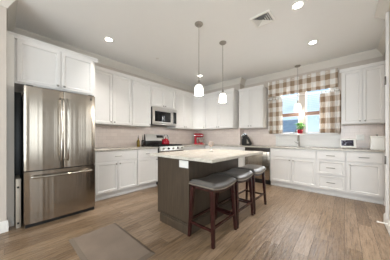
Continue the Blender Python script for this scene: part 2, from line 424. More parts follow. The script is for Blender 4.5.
# kitchen window: frame, sashes, panes
win = nb()
xw0, xw1 = XB + 0.03, XB + 0.10
box(win, XB - 0.015, XB + 0.15, WY0 - 0.06, WY0 + 0.03, WZ0, WZ1); box(win, XB - 0.015, XB + 0.15, WY1 - 0.03, WY1 + 0.06, WZ0, WZ1)
box(win, XB - 0.015, XB + 0.15, WY0 - 0.06, WY1 + 0.06, WZ1 - 0.03, WZ1 + 0.07)
winf = struct('window_1', win, 'cab')
b = nb(); box(b, XB - 0.01, XB + 0.15, 0.70, 0.82, WZ0, WZ1); obj('mullion', b, 'wall', winf)
for (y0, y1) in ((WY0 + 0.03, 0.70), (0.82, WY1 - 0.03)):
    b = nb(); t = 0.024
    for z0, z1 in ((WZ0 + 0.02, 1.685), (1.685, WZ1 - 0.03)):
        box(b, xw0, xw1 - 0.03, y0, y0 + t, z0, z1); box(b, xw0, xw1 - 0.03, y1 - t, y1, z0, z1)
        box(b, xw0, xw1 - 0.03, y0 + t, y1 - t, z0, z0 + t); box(b, xw0, xw1 - 0.03, y0 + t, y1 - t, z1 - t, z1)
    sash = obj('sash', b, 'cab', winf)
    b = nb(); box(b, xw0 + 0.02, xw0 + 0.026, y0 + 0.02, y1 - 0.02, WZ0 + 0.03, WZ1 - 0.04); obj('pane', b, 'pane', sash)
b = nb(); box(b, XB - 0.11, XB + 0.15, WY0 - 0.10, WY1 + 0.10, WZ0 - 0.025, WZ0 + 0.005, 0.006); obj('window_sill', b, 'cab', winf)

# ------------------------------------------------------------------ outside: lawn and the neighbour's house
b = nb(); box(b, 5.2, 60, -40, 40, -0.6, -0.5); g = obj('lawn', b, 'grass'); g['kind'] = 'structure'
hs = thing('neighbour_house', 'house with grey shingle roof seen through the lower left window pane', 'house', (12.4, 5.5, -0.5))
b = nb(); box(b, 0, 6, -2.8, 4, 0, 1.95); obj('wall', b, 'siding', hs)
b = nb(); prism(b, [(-0.4, 1.72), (3.0, 3.05), (6.4, 1.72), (6.4, 1.6), (3.0, 2.93), (-0.4, 1.6)], -3.0, 4.2, 'xz'); obj('roof', b, 'roof', hs)
hs2 = thing('neighbour_garage', 'pale white building seen through the lower right window pane', 'house', (15.0, 0.2, -0.5))
b = nb(); box(b, 0, 4, -2.5, 1.6, 0, 1.85); obj('wall', b, 'siding', hs2)
b = nb(); prism(b, [(-2.7, 1.8), (1.8, 1.8), (1.6, 2.05), (-2.5, 2.05)], -0.2, 4.2, 'yz'); obj('roof', b, 'siding', hs2)

# ------------------------------------------------------------------ cabinet parts
def door_bm(w, h, fr=0.058, t=0.02):
    """framed door: x centred, z from 0, back at y=0, front at y=-t"""
    bm = nb()
    box(bm, -w / 2, w / 2, -t, 0, 0, h)
    bm.faces.ensure_lookup_table()
    f = [q for q in bm.faces if q.normal.y < -0.9][0]
    bmesh.ops.inset_region(bm, faces=[f], thickness=fr, depth=0)
    f2 = [q for q in bm.faces if q.normal.y < -0.9 and abs(q.calc_center_median().x) < 1e-4 and abs(q.calc_center_median().z - h / 2) < 1e-4][0]
    bmesh.ops.inset_region(bm, faces=[f2], thickness=0.006, depth=-0.007)
    f2 = [q for q in bm.faces if q.normal.y < -0.9 and abs(q.calc_center_median().x) < 1e-4 and abs(q.calc_center_median().z - h / 2) < 1e-4][0]
    bmesh.ops.inset_region(bm, faces=[f2], thickness=0.010, depth=-0.004)
    return bm
def slab_bm(w, h, t=0.02):
    bm = nb(); box(bm, -w / 2, w / 2, -t, 0, 0, h, 0.004); return bm
def knob(parent, x, z):
    b = nb(); lathe(b, [(0.006, -0.02), (0.005, -0.034), (0.014, -0.038), (0.0155, -0.045), (0.011, -0.05), (0.003, -0.051)], axis='y', seg=14)
    return obj('knob', b, 'nickel', parent, loc=(x, 0, z))
def pull(parent, x, z, w=0.13):
    b = nb(); tube(b, [(-w / 2, -0.045, 0), (w / 2, -0.045, 0)], 0.006, 8)
    for s in (-1, 1): tube(b, [(s * w * 0.38, -0.019, 0), (s * w * 0.38, -0.045, 0)], 0.005, 8)
    return obj('pull', b, 'nickel', parent, loc=(x, 0, z))
def cabinet(name, label, cat, loc, rotz, w, d, z0, z1, doors=(), drawers=(), toe=0.0, cap=False, group=None, left_skin=0.0):
    """local x runs along the front, front face at local y=0 and the body behind it"""
    t = thing(name, label, cat, loc, rotz, group)
    b = nb(); box(b, -w / 2, w / 2, 0, d, z0 + toe, z1); obj('body', b, 'cab', t, smooth=False)
    if toe:
        b = nb(); box(b, -w / 2, w / 2, 0.06, 0.075, z0, z0 + toe); box(b, -w / 2, w / 2, 0.042, 0.06, z0, z0 + 0.03, 0.004); obj('toe_kick', b, 'cab', t, smooth=False)
    if cap:
        b = nb()
        prism(b, [(0.0, z1 - 0.055), (-0.022, z1 - 0.055), (-0.026, z1 - 0.03), (-0.045, z1 - 0.008), (-0.045, z1), (0.0, z1)], -w / 2 - cap[0], w / 2 + cap[1], 'yz')
        obj('crown', b, 'cab', t)
    for (x0, x1, a, c, kx, kz) in doors:
        dw = obj('door', door_bm(x1 - x0, c - a), 'cab', t, smooth=False, loc=((x0 + x1) / 2, -0.001, a))
        if kx is not None: knob(dw, kx - (x0 + x1) / 2, kz - a)
    for (x0, x1, a, c, n) in drawers:
        dw = obj('drawer' if n else 'drawer_panel', slab_bm(x1 - x0, c - a) if c - a < 0.2 else door_bm(x1 - x0, c - a, 0.045), 'cab', t, smooth=False, loc=((x0 + x1) / 2, -0.001, a))
        if n: pull(dw, 0, (c - a) / 2)
    return t
def pair(w, a, c, kz, g=0.004, e=0.014):
    """two doors meeting in the middle with their knobs at the meeting stiles"""
    return [(-w / 2 + e, -g, a, c, -0.034, kz), (g, w / 2 - e, a, c, 0.034, kz)]
UB, UT = 1.37, 2.44
FA, FB = 3.47, 4.385       # upper cabinet faces
BA, BB = 3.20, 4.125       # base cabinet faces
NR = R(-90)
UG = None
dz0, dz1 = UB + 0.012, UT - 0.065
# range wall uppers
def upA(x0, x1, label, zb=UB, single=None, cap=(0, 0)):
    w = x1 - x0
    ds_ = pair(w, zb + 0.012, dz1, zb + 0.05) if single is None else [(-w / 2 + 0.014, w / 2 - 0.014, zb + 0.012, dz1, single * (w / 2 - 0.045), zb + 0.05)]
    return cabinet('upper_cabinet', label, 'cabinet', ((x0 + x1) / 2, FA, 0), 0, w, YA - FA - 0.002, zb, UT, ds_, cap=cap)
upA(1.02, 1.838, 'white two-door wall cabinet right of the refrigerator, widest on the range wall')
upA(1.838, 2.33, 'narrow white one-door wall cabinet left of the microwave', single=1)
upA(2.33, 3.09, 'short white two-door wall cabinet mounted over the microwave', zb=1.86)
upA(3.09, 3.83, 'white two-door wall cabinet between the microwave and the corner')
# diagonal corner cabinet
xa, ya, xb_, yb_ = 3.83, FA, XJ - 0.33, 3.20
dl = math.hypot(xb_ - xa, ya - yb_); ang = math.atan2(yb_ - ya, xb_ - xa)
t = thing('corner_cabinet', 'white diagonal wall cabinet in the room corner above the red stand mixer', 'cabinet', ((xa + xb_) / 2, (ya + yb_) / 2, 0), ang)
mw = Matrix.Translation(t.location) @ Matrix.Rotation(ang, 4, 'Z'); inv = mw.inverted()
pts = [inv @ Vector((p[0], p[1], 0)) for p in ((xa, ya), (xb_, yb_), (XJ, yb_), (XJ, YA), (xa, YA))]
b = nb(); prism(b, [(p.x, p.y) for p in pts], UB, UT); obj('body', b, 'cab', t, smooth=False)
b = nb(); prism(b, [(0.0, UT - 0.055), (-0.022, UT - 0.055), (-0.026, UT - 0.03), (-0.045, UT - 0.008), (-0.045, UT), (0.0, UT)], -dl / 2, dl / 2, 'yz'); obj('crown', b, 'cab', t)
dw = obj('door', door_bm(dl - 0.03, dz1 - dz0), 'cab', t, smooth=False, loc=(0, -0.001, dz0)); knob(dw, dl / 2 - 0.06, 0.038)
# window wall uppers
def upB(y0, y1, xf, xw, label, cap=(0.0, 0.0)):
    w = y0 - y1
    return cabinet('upper_cabinet', label, 'cabinet', (xf, (y0 + y1) / 2, 0), NR, w, xw - xf - 0.002, UB, UT, pair(w, dz0, dz1, UB + 0.05), cap=cap)
upB(3.20, 2.25, XJ - 0.33, XJ, 'white two-door wall cabinet behind the second hanging pendant, beside the corner one', cap=(0, 0.03))
upB(YJ - 0.02, 1.55, FB - 0.05, XB, 'white two-door wall cabinet left of the checked curtains, above the knife block', cap=(0.0, 0.03))
upB(0.045, -0.535, FB, XB, 'white two-door wall cabinet right of the window above the smart display', cap=(0.03, 0))
# over the refrigerator
OF = 3.15
t = cabinet('upper_cabinet', 'deep white two-door cabinet above the stainless refrigerator', 'cabinet', (0.552, OF, 0), 0, 0.93, YA - OF - 0.002, 1.81, 2.43,
            [(-0.440, 0.0, 1.83, 2.375, -0.034, 1.865), (0.008, 0.430, 1.83, 2.375, 0.042, 1.865)], cap=(0.06, 0.03))
b = nb(); box(b, 0.022, 0.0855, 3.12, 3.79, 0.0, 2.43); tag(obj('end_panel', b, 'trim', smooth=False), 'tall narrow off-white side panel standing left of the refrigerator', 'panel')

# range wall base cabinets
DT = CT - 0.03
def baseA(x0, x1, label, ndoor=2):
    w = x1 - x0
    if ndoor == 2: dd = pair(w, 0.125, 0.665, 0.625)
    else: dd = [(-w / 2 + 0.014, w / 2 - 0.014, 0.125, 0.665, w / 2 - 0.05, 0.625)]
    return cabinet('base_cabinet', label, 'cabinet', ((x0 + x1) / 2, BA, 0), 0, w, YA - BA - 0.002, 0, DT, dd, [(-w / 2 + 0.014, w / 2 - 0.014, 0.685, 0.85, 1)], toe=0.105)
baseA(1.02, 1.81, 'white base cabinet with wide drawer over two doors, right of the refrigerator')
baseA(1.81, 2.33, 'narrow white base cabinet with one drawer and one door, left of the range', 1)
baseA(3.09, 3.70, 'white base cabinet right of the range, mostly hidden behind the island', 1)
# corner and window wall base cabinets
t = thing('corner_base_cabinet', 'white corner base cabinet under the counter with the stand mixer', 'cabinet', (4.0, 3.4, 0))
b = nb(); box(b, -0.30, 0.42, -0.15, 0.39, 0.105, DT); obj('body', b, 'cab', t, smooth=False)
b = nb(); box(b, -0.30, 0.15, -0.13, -0.115, 0, 0.105); obj('toe_kick', b, 'cab', t, smooth=False)
def baseB(y0, y1, label, doors, drawers, d=None):
    w = y0 - y1
    return cabinet('base_cabinet', label, 'cabinet', (BB, (y0 + y1) / 2, 0), NR, w, (d or XB - BB) - 0.002, 0, DT, doors, drawers, toe=0.105)
baseB(3.25, 2.60, 'white base cabinet left of the dishwasher, nearer the corner', [(-0.31, 0.31, 0.125, 0.665, 0.27, 0.625)], [(-0.31, 0.31, 0.685, 0.85, 1)], XJ - BB)
baseB(2.60, 1.93, 'white base cabinet directly left of the dishwasher behind the island', [(-0.32, 0.32, 0.125, 0.665, -0.27, 0.625)], [(-0.32, 0.32, 0.685, 0.85, 1)], XJ - BB)
w = 1.30 - 0.415
baseB(1.30, 0.415, 'white two-door sink base cabinet with plain top panel under the window', pair(w, 0.125, 0.665, 0.62), [(-w / 2 + 0.014, w / 2 - 0.014, 0.685, 0.85, 0)])
w = 0.415 + 0.02
baseB(0.415, -0.02, 'white base cabinet with three stacked drawers right of the sink', [], [(-w / 2 + 0.012, w / 2 - 0.012, 0.685, 0.85, 1), (-w / 2 + 0.012, w / 2 - 0.012, 0.405, 0.670, 1), (-w / 2 + 0.012, w / 2 - 0.012, 0.125, 0.390, 1)])
w = 0.46
t = baseB(-0.02, -0.48, 'rightmost white base cabinet with one drawer over one door', [(-w / 2 + 0.012, w / 2 - 0.012, 0.125, 0.665, -w / 2 + 0.05, 0.625)], [(-w / 2 + 0.012, w / 2 - 0.012, 0.685, 0.85, 1)])
b = nb(); box(b, 0.23, 0.30, 0.0, 0.59, 0.0, DT); obj('filler', b, 'cab', t, smooth=False)

# counters
b = nb(); box(b, 1.02, 2.332, BA - 0.035, YA - 0.008, DT, CT, 0.004); tag(obj('countertop', b, 'granite_grey'), 'short speckled granite countertop between the refrigerator and the range', 'countertop')
b = nb(); prism(b, [(3.088, BA - 0.035), (BB - 0.035, BA - 0.035), (BB - 0.035, -0.545), (XB - 0.022, -0.545), (XB - 0.022, YJ - 0.010), (XJ - 0.010, YJ - 0.010), (XJ - 0.010, YA - 0.010), (3.088, YA - 0.010)], DT, CT)
bmesh.ops.bevel(b, geom=[e for e in b.edges], offset=0.003, segments=1, affect='EDGES')
tag(obj('countertop', b, 'granite_grey'), 'long L-shaped speckled granite countertop running along the window wall', 'countertop')

# ------------------------------------------------------------------ refrigerator
fx0, fx1, fy = 0.160, 0.940, 2.89
fr = thing('refrigerator', 'stainless steel french door refrigerator with bottom freezer drawer', 'refrigerator', ((fx0 + fx1) / 2, fy, 0))
hw = (fx1 - fx0) / 2
b = nb(); box(b, -hw + 0.002, hw - 0.002, 0.062, 0.88, 0.03, 1.685, 0.004); obj('body', b, 'black', fr)
def bowed(x0, x1, z0, z1, bow=0.012, t=0.06, n=14):
    bm = nb(); poly = []
    for i in range(n + 1):
        u = i / n; x = x0 + (x1 - x0) * u
        e = min(u, 1 - u) * (x1 - x0)
        edge = 0.012 * max(0, 1 - e / 0.012) ** 2
        poly.append((x, -bow * (1 - (2 * u - 1) ** 2) + edge + 0.012))
    poly += [(x1, t), (x0, t)]
    prism(bm, poly, z0, z1); return bm
def fhandle(parent, pts, r=0.011):
    b = nb(); tube(b, pts, r, 10); return obj('handle', b, 'handlesteel', parent)
for s in (-1, 1):
    x0, x1 = (-hw, -0.003) if s < 0 else (0.003, hw)
    d = obj('door', bowed(x0, x1, 0.70, 1.745), 'steel', fr)
    xh = s * 0.035
    fhandle(d, [(xh, 0.01, 0.80), (xh, -0.035, 0.805), (xh, -0.05, 0.84), (xh, -0.058, 1.0), (xh, -0.060, 1.22), (xh, -0.058, 1.45), (xh, -0.05, 1.60), (xh, -0.035, 1.635), (xh, 0.01, 1.64)])
    b = nb(); box(b, s * (hw - 0.05) - 0.035, s * (hw - 0.05) + 0.035, 0.02, 0.12, 1.745, 1.762, 0.004); obj('hinge_cover', b, 'black', fr)
b = nb(); lathe(b, [(0.015, 0.006), (0.015, 0.0), (0.012, -0.002), (0.002, -0.002)], (hw - 0.06, 0.004, 1.69), axis='y', seg=16); obj('badge', b, 'darknickel', d)
d = obj('freezer_drawer', bowed(-hw, hw, 0.045, 0.688), 'steel', fr)
fhandle(d, [(-hw + 0.07, 0.01, 0.625), (-hw + 0.07, -0.045, 0.622), (-hw + 0.10, -0.06, 0.62), (0, -0.066, 0.62), (hw - 0.10, -0.06, 0.62), (hw - 0.07, -0.045, 0.622), (hw - 0.07, 0.01, 0.625)], 0.014)
b = nb(); box(b, -hw + 0.01, hw - 0.01, 0.02, 0.08, 0.0, 0.04); obj('toe_grille', b, 'black', fr)
b = nb(); box(b, -hw - 0.070, -hw + 0.002, 0.50, 0.53, 0.02, 1.74, 0.003); obj('gap_shade_slab', b, 'black', fr)  # black slab added to stand in for the shade in the gap

# grey folded step stool kept in the gap beside the refrigerator
st = thing('step_stool', 'slim grey folded step stool stored upright in gap left of the refrigerator', 'step stool', (0.118, 3.00, 0))
b = nb(); box(b, -0.022, 0.022, 0, 0.35, 0.0, 0.60, 0.006); obj('frame', b, 'greymetal', st)
for z in (0.06, 0.50):
    b = nb(); box(b, -0.012, 0.006, -0.004, 0.004, z - 0.012, z + 0.012, 0.002); obj('slot', b, 'black', st)

# ------------------------------------------------------------------ microwave
mv = thing('microwave', 'stainless over-the-range microwave with dark glass door', 'microwave', (2.71, 3.40, 1.43))
b = nb(); box(b, -0.378, 0.378, 0.02, 0.39, 0, 0.425, 0.004); obj('body', b, 'black', mv)
d_ = nb(); box(d_, -0.378, 0.235, -0.012, 0.02, 0.03, 0.37, 0.005); dd = obj('door', d_, 'steel_lit', mv)
b = nb(); box(b, -0.325, 0.165, -0.016, -0.010, 0.075, 0.325, 0.004); obj('window', b, 'darkglass', dd)
b = nb(); tube(b, [(0.20, -0.012, 0.06), (0.20, -0.045, 0.075), (0.20, -0.05, 0.2), (0.20, -0.045, 0.325), (0.20, -0.012, 0.34)], 0.009, 8); obj('handle', b, 'chrome', dd)
p_ = nb(); box(p_, 0.238, 0.378, -0.012, 0.02, 0.03, 0.37, 0.005); pp = obj('control_panel', p_, 'steel_lit', mv)
b = nb(); box(b, 0.252, 0.362, -0.015, -0.010, 0.05, 0.35, 0.002); obj('keypad', b, 'darkglass', pp)
b = nb(); box(b, -0.378, 0.378, -0.008, 0.02, 0.373, 0.425, 0.004); obj('vent_grille', b, 'steel_lit', mv)
b = nb(); box(b, -0.378, 0.378, -0.008, 0.02, 0.0, 0.027, 0.003); obj('bottom_trim', b, 'steel_lit', mv)

# ------------------------------------------------------------------ range
rg = thing('range', 'stainless gas range with black cooktop and front knobs', 'range', (2.71, 3.12, 0))
b = nb(); box(b, -0.376, 0.376, 0.03, 0.66, 0.03, 0.895, 0.003); obj('body', b, 'black', rg)
b = nb(); prism(b, [(0.03, 0.80), (-0.02, 0.80), (-0.03, 0.815), (-0.005, 0.905), (0.03, 0.915)], -0.376, 0.376, 'yz'); cp = obj('control_panel', b, 'steel_lit', rg)
for i in range(5):
    b = nb(); lathe(b, [(0.026, 0.0), (0.026, -0.008), (0.020, -0.012), (0.019, -0.038), (0.016, -0.042), (0.003, -0.042)], (-0.29 + i * 0.145, -0.017, 0.857), axis='y', seg=16); obj('knob', b, 'black' if i % 2 else 'nickel', cp)
b = nb(); box(b, -0.372, 0.372, 0.0, 0.03, 0.21, 0.79, 0.005); od = obj('oven_door', b, 'steel', rg)
b = nb(); box(b, -0.28, 0.28, -0.004, 0.004, 0.33, 0.64, 0.003); obj('window', b, 'darkglass', od)
b = nb(); tube(b, [(-0.33, 0, 0.73), (-0.33, -0.05, 0.735), (0.33, -0.05, 0.735), (0.33, 0, 0.73)], 0.011, 8); obj('handle', b, 'chrome', od)
b = nb(); box(b, -0.372, 0.372, 0.0, 0.03, 0.05, 0.20, 0.005); obj('drawer', b, 'steel', rg)
b = nb(); box(b, -0.376, 0.376, 0.0, 0.60, 0.895, 0.915, 0.004); obj('cooktop', b, 'iron', rg)
for cx in (-0.245, 0.0, 0.245):
    b = nb()
    for k in range(4): box(b, cx - 0.11 + k * 0.073, cx - 0.10 + k * 0.073, 0.05, 0.55, 0.925, 0.94)
    for k in range(3): box(b, cx - 0.115, cx + 0.125, 0.05 + k * 0.245, 0.062 + k * 0.245, 0.915, 0.94)
    obj('grate', b, 'iron', rg, smooth=False)
for cx, cy in ((-0.245, 0.17), (-0.245, 0.42), (0.245, 0.17), (0.245, 0.42), (0.0, 0.3)):
    b = nb(); lathe(b, [(0.045, 0.914), (0.045, 0.922), (0.03, 0.924), (0.028, 0.93), (0.003, 0.931)], (cx, cy, 0), seg=16); obj('burner', b, 'iron', rg)
b = nb(); prism(b, [(0.575, 0.895), (0.655, 0.895), (0.655, 1.195), (0.62, 1.195), (0.595, 1.10)], -0.376, 0.376, 'yz'); bg = obj('backguard', b, 'black', rg)
b = nb(); prism(b, [(0.579, 1.035), (0.592, 1.10), (0.618, 1.1985), (0.650, 1.1985), (0.650, 1.19), (0.625, 1.18), (0.598, 1.10), (0.586, 1.035)], -0.376, 0.376, 'yz'); obj('backguard_trim', b, 'steel_lit', bg)
b = nb(); prism(b, [(0.590, 1.105), (0.594, 1.105), (0.614, 1.175), (0.606, 1.175)], -0.04, 0.17, 'yz'); obj('clock_display', b, 'darkglass', bg)

# red kettle on the range
kt = thing('kettle', 'red enamel kettle sitting on the range grates', 'kettle', (2.76, 3.45, 0.941))
b = nb(); lathe(b, [(0.085, 0), (0.098, 0.01), (0.102, 0.04), (0.092, 0.085), (0.068, 0.12), (0.045, 0.135), (0.003, 0.137)], seg=24); obj('body', b, 'red', kt)
b = nb(); lathe(b, [(0.046, 0.134), (0.040, 0.146), (0.012, 0.150), (0.010, 0.158), (0.016, 0.166), (0.012, 0.176), (0.002, 0.178)], seg=18); obj('lid', b, 'red', kt)
b = nb(); tube(b, [(-0.08, -0.02, 0.07), (-0.12, -0.03, 0.10), (-0.145, -0.036, 0.135)], [0.022, 0.016, 0.011], 10); obj('spout', b, 'red', kt)
b = nb(); tube(b, [(-0.075, 0, 0.10), (-0.078, 0, 0.18), (-0.05, 0, 0.235), (0, 0, 0.252), (0.05, 0, 0.235), (0.078, 0, 0.18), (0.075, 0, 0.10)], 0.008, 8); obj('handle', b, 'black', kt)

# two bottles beside the range
for nm, x, y, m_, lab in (('oil_bottle', 2.075, 3.60, 'oil', 'golden oil bottle with pour spout on counter left of the range'), ('oil_bottle', 2.18, 3.58, 'vinegar', 'dark brown bottle with pour spout on counter left of the range')):
    t = thing(nm, lab, 'bottle', (x, y, CT), group='bottles beside the range')
    b = nb(); lathe(b, [(0.034, 0), (0.036, 0.005), (0.036, 0.12), (0.030, 0.145), (0.013, 0.165), (0.012, 0.20), (0.003, 0.20)], seg=18); obj('bottle_body', b, m_, t)
    b = nb(); lathe(b, [(0.014, 0.198), (0.014, 0.215), (0.007, 0.22), (0.004, 0.27), (0.002, 0.271)], seg=12); obj('pour_spout', b, 'cork', t)

# stand mixer in the corner
mx = thing('stand_mixer', 'red stand mixer with steel bowl in the counter corner', 'mixer', (4.05, 3.47, CT), R(-48.5))
b = nb(); box(b, -0.12, 0.19, -0.085, 0.085, 0, 0.035, 0.015, 3); obj('base', b, 'red', mx)
b = nb(); prism(b, [(-0.115, 0.03), (-0.02, 0.03), (-0.035, 0.12), (-0.03, 0.23), (-0.105, 0.23), (-0.11, 0.12)], -0.05, 0.05, 'xz')
bmesh.ops.bevel(b, geom=[e for e in b.edges], offset=0.012, segments=2, affect='EDGES'); obj('column', b, 'red', mx)
b = nb(); lathe(b, [(0.02, -0.125), (0.055, -0.115), (0.066, -0.06), (0.068, 0.05), (0.062, 0.13), (0.048, 0.175), (0.02, 0.185)], (0, 0, 0.285), axis='x', seg=22); hd = obj('motor_head', b, 'red', mx)
b = nb(); lathe(b, [(0.035, 0.18), (0.036, 0.19), (0.02, 0.197), (0.002, 0.198)], (0, 0, 0.285), axis='x', seg=16); obj('cap', b, 'chrome', hd)
b = nb(); box(b, -0.12, 0.15, -0.070, -0.064, 0.272, 0.288, 0.002); obj('trim_band', b, 'chrome', hd)
b = nb(); lathe(b, [(0.05, 0.036), (0.055, 0.045), (0.09, 0.09), (0.105, 0.15), (0.108, 0.17), (0.102, 0.17), (0.088, 0.10), (0.04, 0.055), (0.003, 0.055)], (0.10, 0, 0), seg=24); obj('bowl', b, 'chrome', mx)
b = nb(); tube(b, [(0.10, 0, 0.24), (0.10, 0, 0.13)], [0.018, 0.012], 10); obj('beater', b, 'chrome', mx)

# knife block
kb = thing('knife_block', 'black knife block full of knives on counter left of the dishwasher window side', 'knife block', (4.47, 2.03, CT), R(-90))
kb['label'] = 'black slanted knife block on counter below the wall cabinet left of curtains'
b = nb(); prism(b, [(-0.13, 0), (0.10, 0), (0.13, 0.05), (0.03, 0.23), (-0.06, 0.27), (-0.13, 0.16)], -0.05, 0.05, 'xz'); 
bmesh.ops.bevel(b, geom=[e for e in b.edges], offset=0.006, segments=1, affect='EDGES'); obj('block', b, 'black', kb)
b = nb(); prism(b, [(0.02, 0.05), (0.085, 0.055), (0.02, 0.175)], -0.053, -0.049, 'xz'); obj('side_plate', b, 'greymetal', kb)
for i, (px_, h_) in enumerate(((-0.105, 0.205), (-0.085, 0.235), (-0.06, 0.272), (-0.02, 0.255), (0.01, 0.243))):
    for yy in (-0.025, 0.025):
        b = nb(); tube(b, [(px_, yy, h_ - 0.02), (px_ - 0.03, yy, h_ + 0.06)], [0.010, 0.012], 8); k = obj('knife', b, 'black', kb)
        b = nb(); lathe(b, [(0.0125, 0), (0.0125, 0.006), (0.003, 0.007)], (px_ - 0.03, yy, h_ + 0.058), seg=8); obj('rivet_cap', b, 'chrome', k)

# dishwasher
dwr = thing('dishwasher', 'stainless dishwasher with black control strip between island and sink cabinet', 'dishwasher', (BB - 0.01, 1.615, 0), NR)
b = nb(); box(b, -0.305, 0.305, 0.03, 0.58, 0.10, DT - 0.004); obj('body', b, 'black', dwr)
b = nb(); box(b, -0.303, 0.303, -0.012, 0.03, 0.115, 0.775, 0.005); dd = obj('door', b, 'steel', dwr)
b = nb(); box(b, -0.303, 0.303, -0.012, 0.03, 0.778, DT - 0.004, 0.004); obj('control_strip', b, 'dwstrip', dwr)
b = nb(); box(b, -0.30, 0.30, 0.05, 0.065, 0.0, 0.105); obj('toe_kick', b, 'black', dwr)

# ------------------------------------------------------------------ island
IX0, IX1, IY0, IY1 = 1.40, 2.60, 1.33, 1.92
isl = thing('kitchen_island', 'dark stained kitchen island base with plain end panel and seating side', 'island', ((IX0 + IX1) / 2, (IY0 + IY1) / 2, 0))
ox, oy = (IX0 + IX1) / 2, (IY0 + IY1) / 2
def ib(x0, x1, y0, y1, z0, z1, bev=0.0):
    b = nb(); box(b, x0 - ox, x1 - ox, y0 - oy, y1 - oy, z0, z1, bev); return b
bi = ib(IX0, IX1, IY0, IY1, 0.10, DT); box(bi, IX0 + 0.004 - ox, IX1 - ox, IY0 - oy, IY1 - 0.07 - oy, 0, 0.10); obj('body', bi, 'island', isl, smooth=False)
bs = ib(IX0 - 0.020, IX0 + 0.002, IY0 - 0.020, IY1 - 0.07, 0, 0.105, 0.003); box(bs, IX0 - 0.020 - ox, IX1 - ox, IY0 - 0.020 - oy, IY0 + 0.002 - oy, 0, 0.105, 0.003)
box(bs, IX0 - 0.014 - ox, IX0 + 0.002 - ox, IY0 - 0.014 - oy, IY1 - 0.07 - oy, 0.105, 0.125, 0.003); box(bs, IX0 - 0.014 - ox, IX1 - ox, IY0 - 0.014 - oy, IY0 + 0.002 - oy, 0.105, 0.125, 0.003)
obj('base_moulding', bs, 'island', isl)
b = ib(1.29, 2.63, 0.93, 1.95, DT, CT, 0.0); bmesh.ops.bevel(b, geom=[e for e in b.edges], offset=0.005, segments=2, affect='EDGES')
obj('countertop', b, 'granite', isl)['label'] = 'speckled light granite top'
def outlet(loc, rotz, label, w=0.115, h=0.075, gang='h'):
    t = thing('outlet_plate', label, 'outlet', loc, rotz)
    b = nb(); box(b, -w / 2, w / 2, -0.006, 0, -h / 2, h / 2, 0.003); obj('plate', b, 'white', t)
    for s in (-1, 1):
        b = nb(); box(b, s * w * 0.22 - 0.016, s * w * 0.22 + 0.016, -0.009, -0.005, -0.018, 0.018, 0.003) if gang == 'h' else box(b, -0.016, 0.016, -0.009, -0.005, s * h * 0.22 - 0.016, s * h * 0.22 + 0.016, 0.003)
        obj('socket', b, 'white', t)
    return t
outlet((IX0 - 0.001, 1.412, 0.80), NR, 'white horizontal outlet plate on the island end panel', 0.15, 0.085)
outlet((4.708, -0.235, 1.115), NR, 'white square wall plate on backsplash between smart display and bread box', 0.115, 0.115)
outlet((1.16, YA - 0.009, 1.12), 0, 'white outlet plate on the backsplash right of the refrigerator', 0.07, 0.115, 'v')

# goblet on the island
gb = thing('goblet', 'pale stemmed goblet standing on the island countertop', 'goblet', (2.06, 1.50, CT))
b = nb(); lathe(b, [(0.034, 0), (0.034, 0.003), (0.006, 0.008), (0.004, 0.02), (0.004, 0.06), (0.010, 0.07), (0.003, 0.072)], seg=20); obj('stem', b, 'glass', gb)
b = nb(); lathe(b, [(0.006, 0.07), (0.030, 0.085), (0.040, 0.115), (0.036, 0.155), (0.034, 0.155), (0.037, 0.115), (0.028, 0.09), (0.002, 0.076)], seg=20); obj('bowl', b, 'frost', gb)

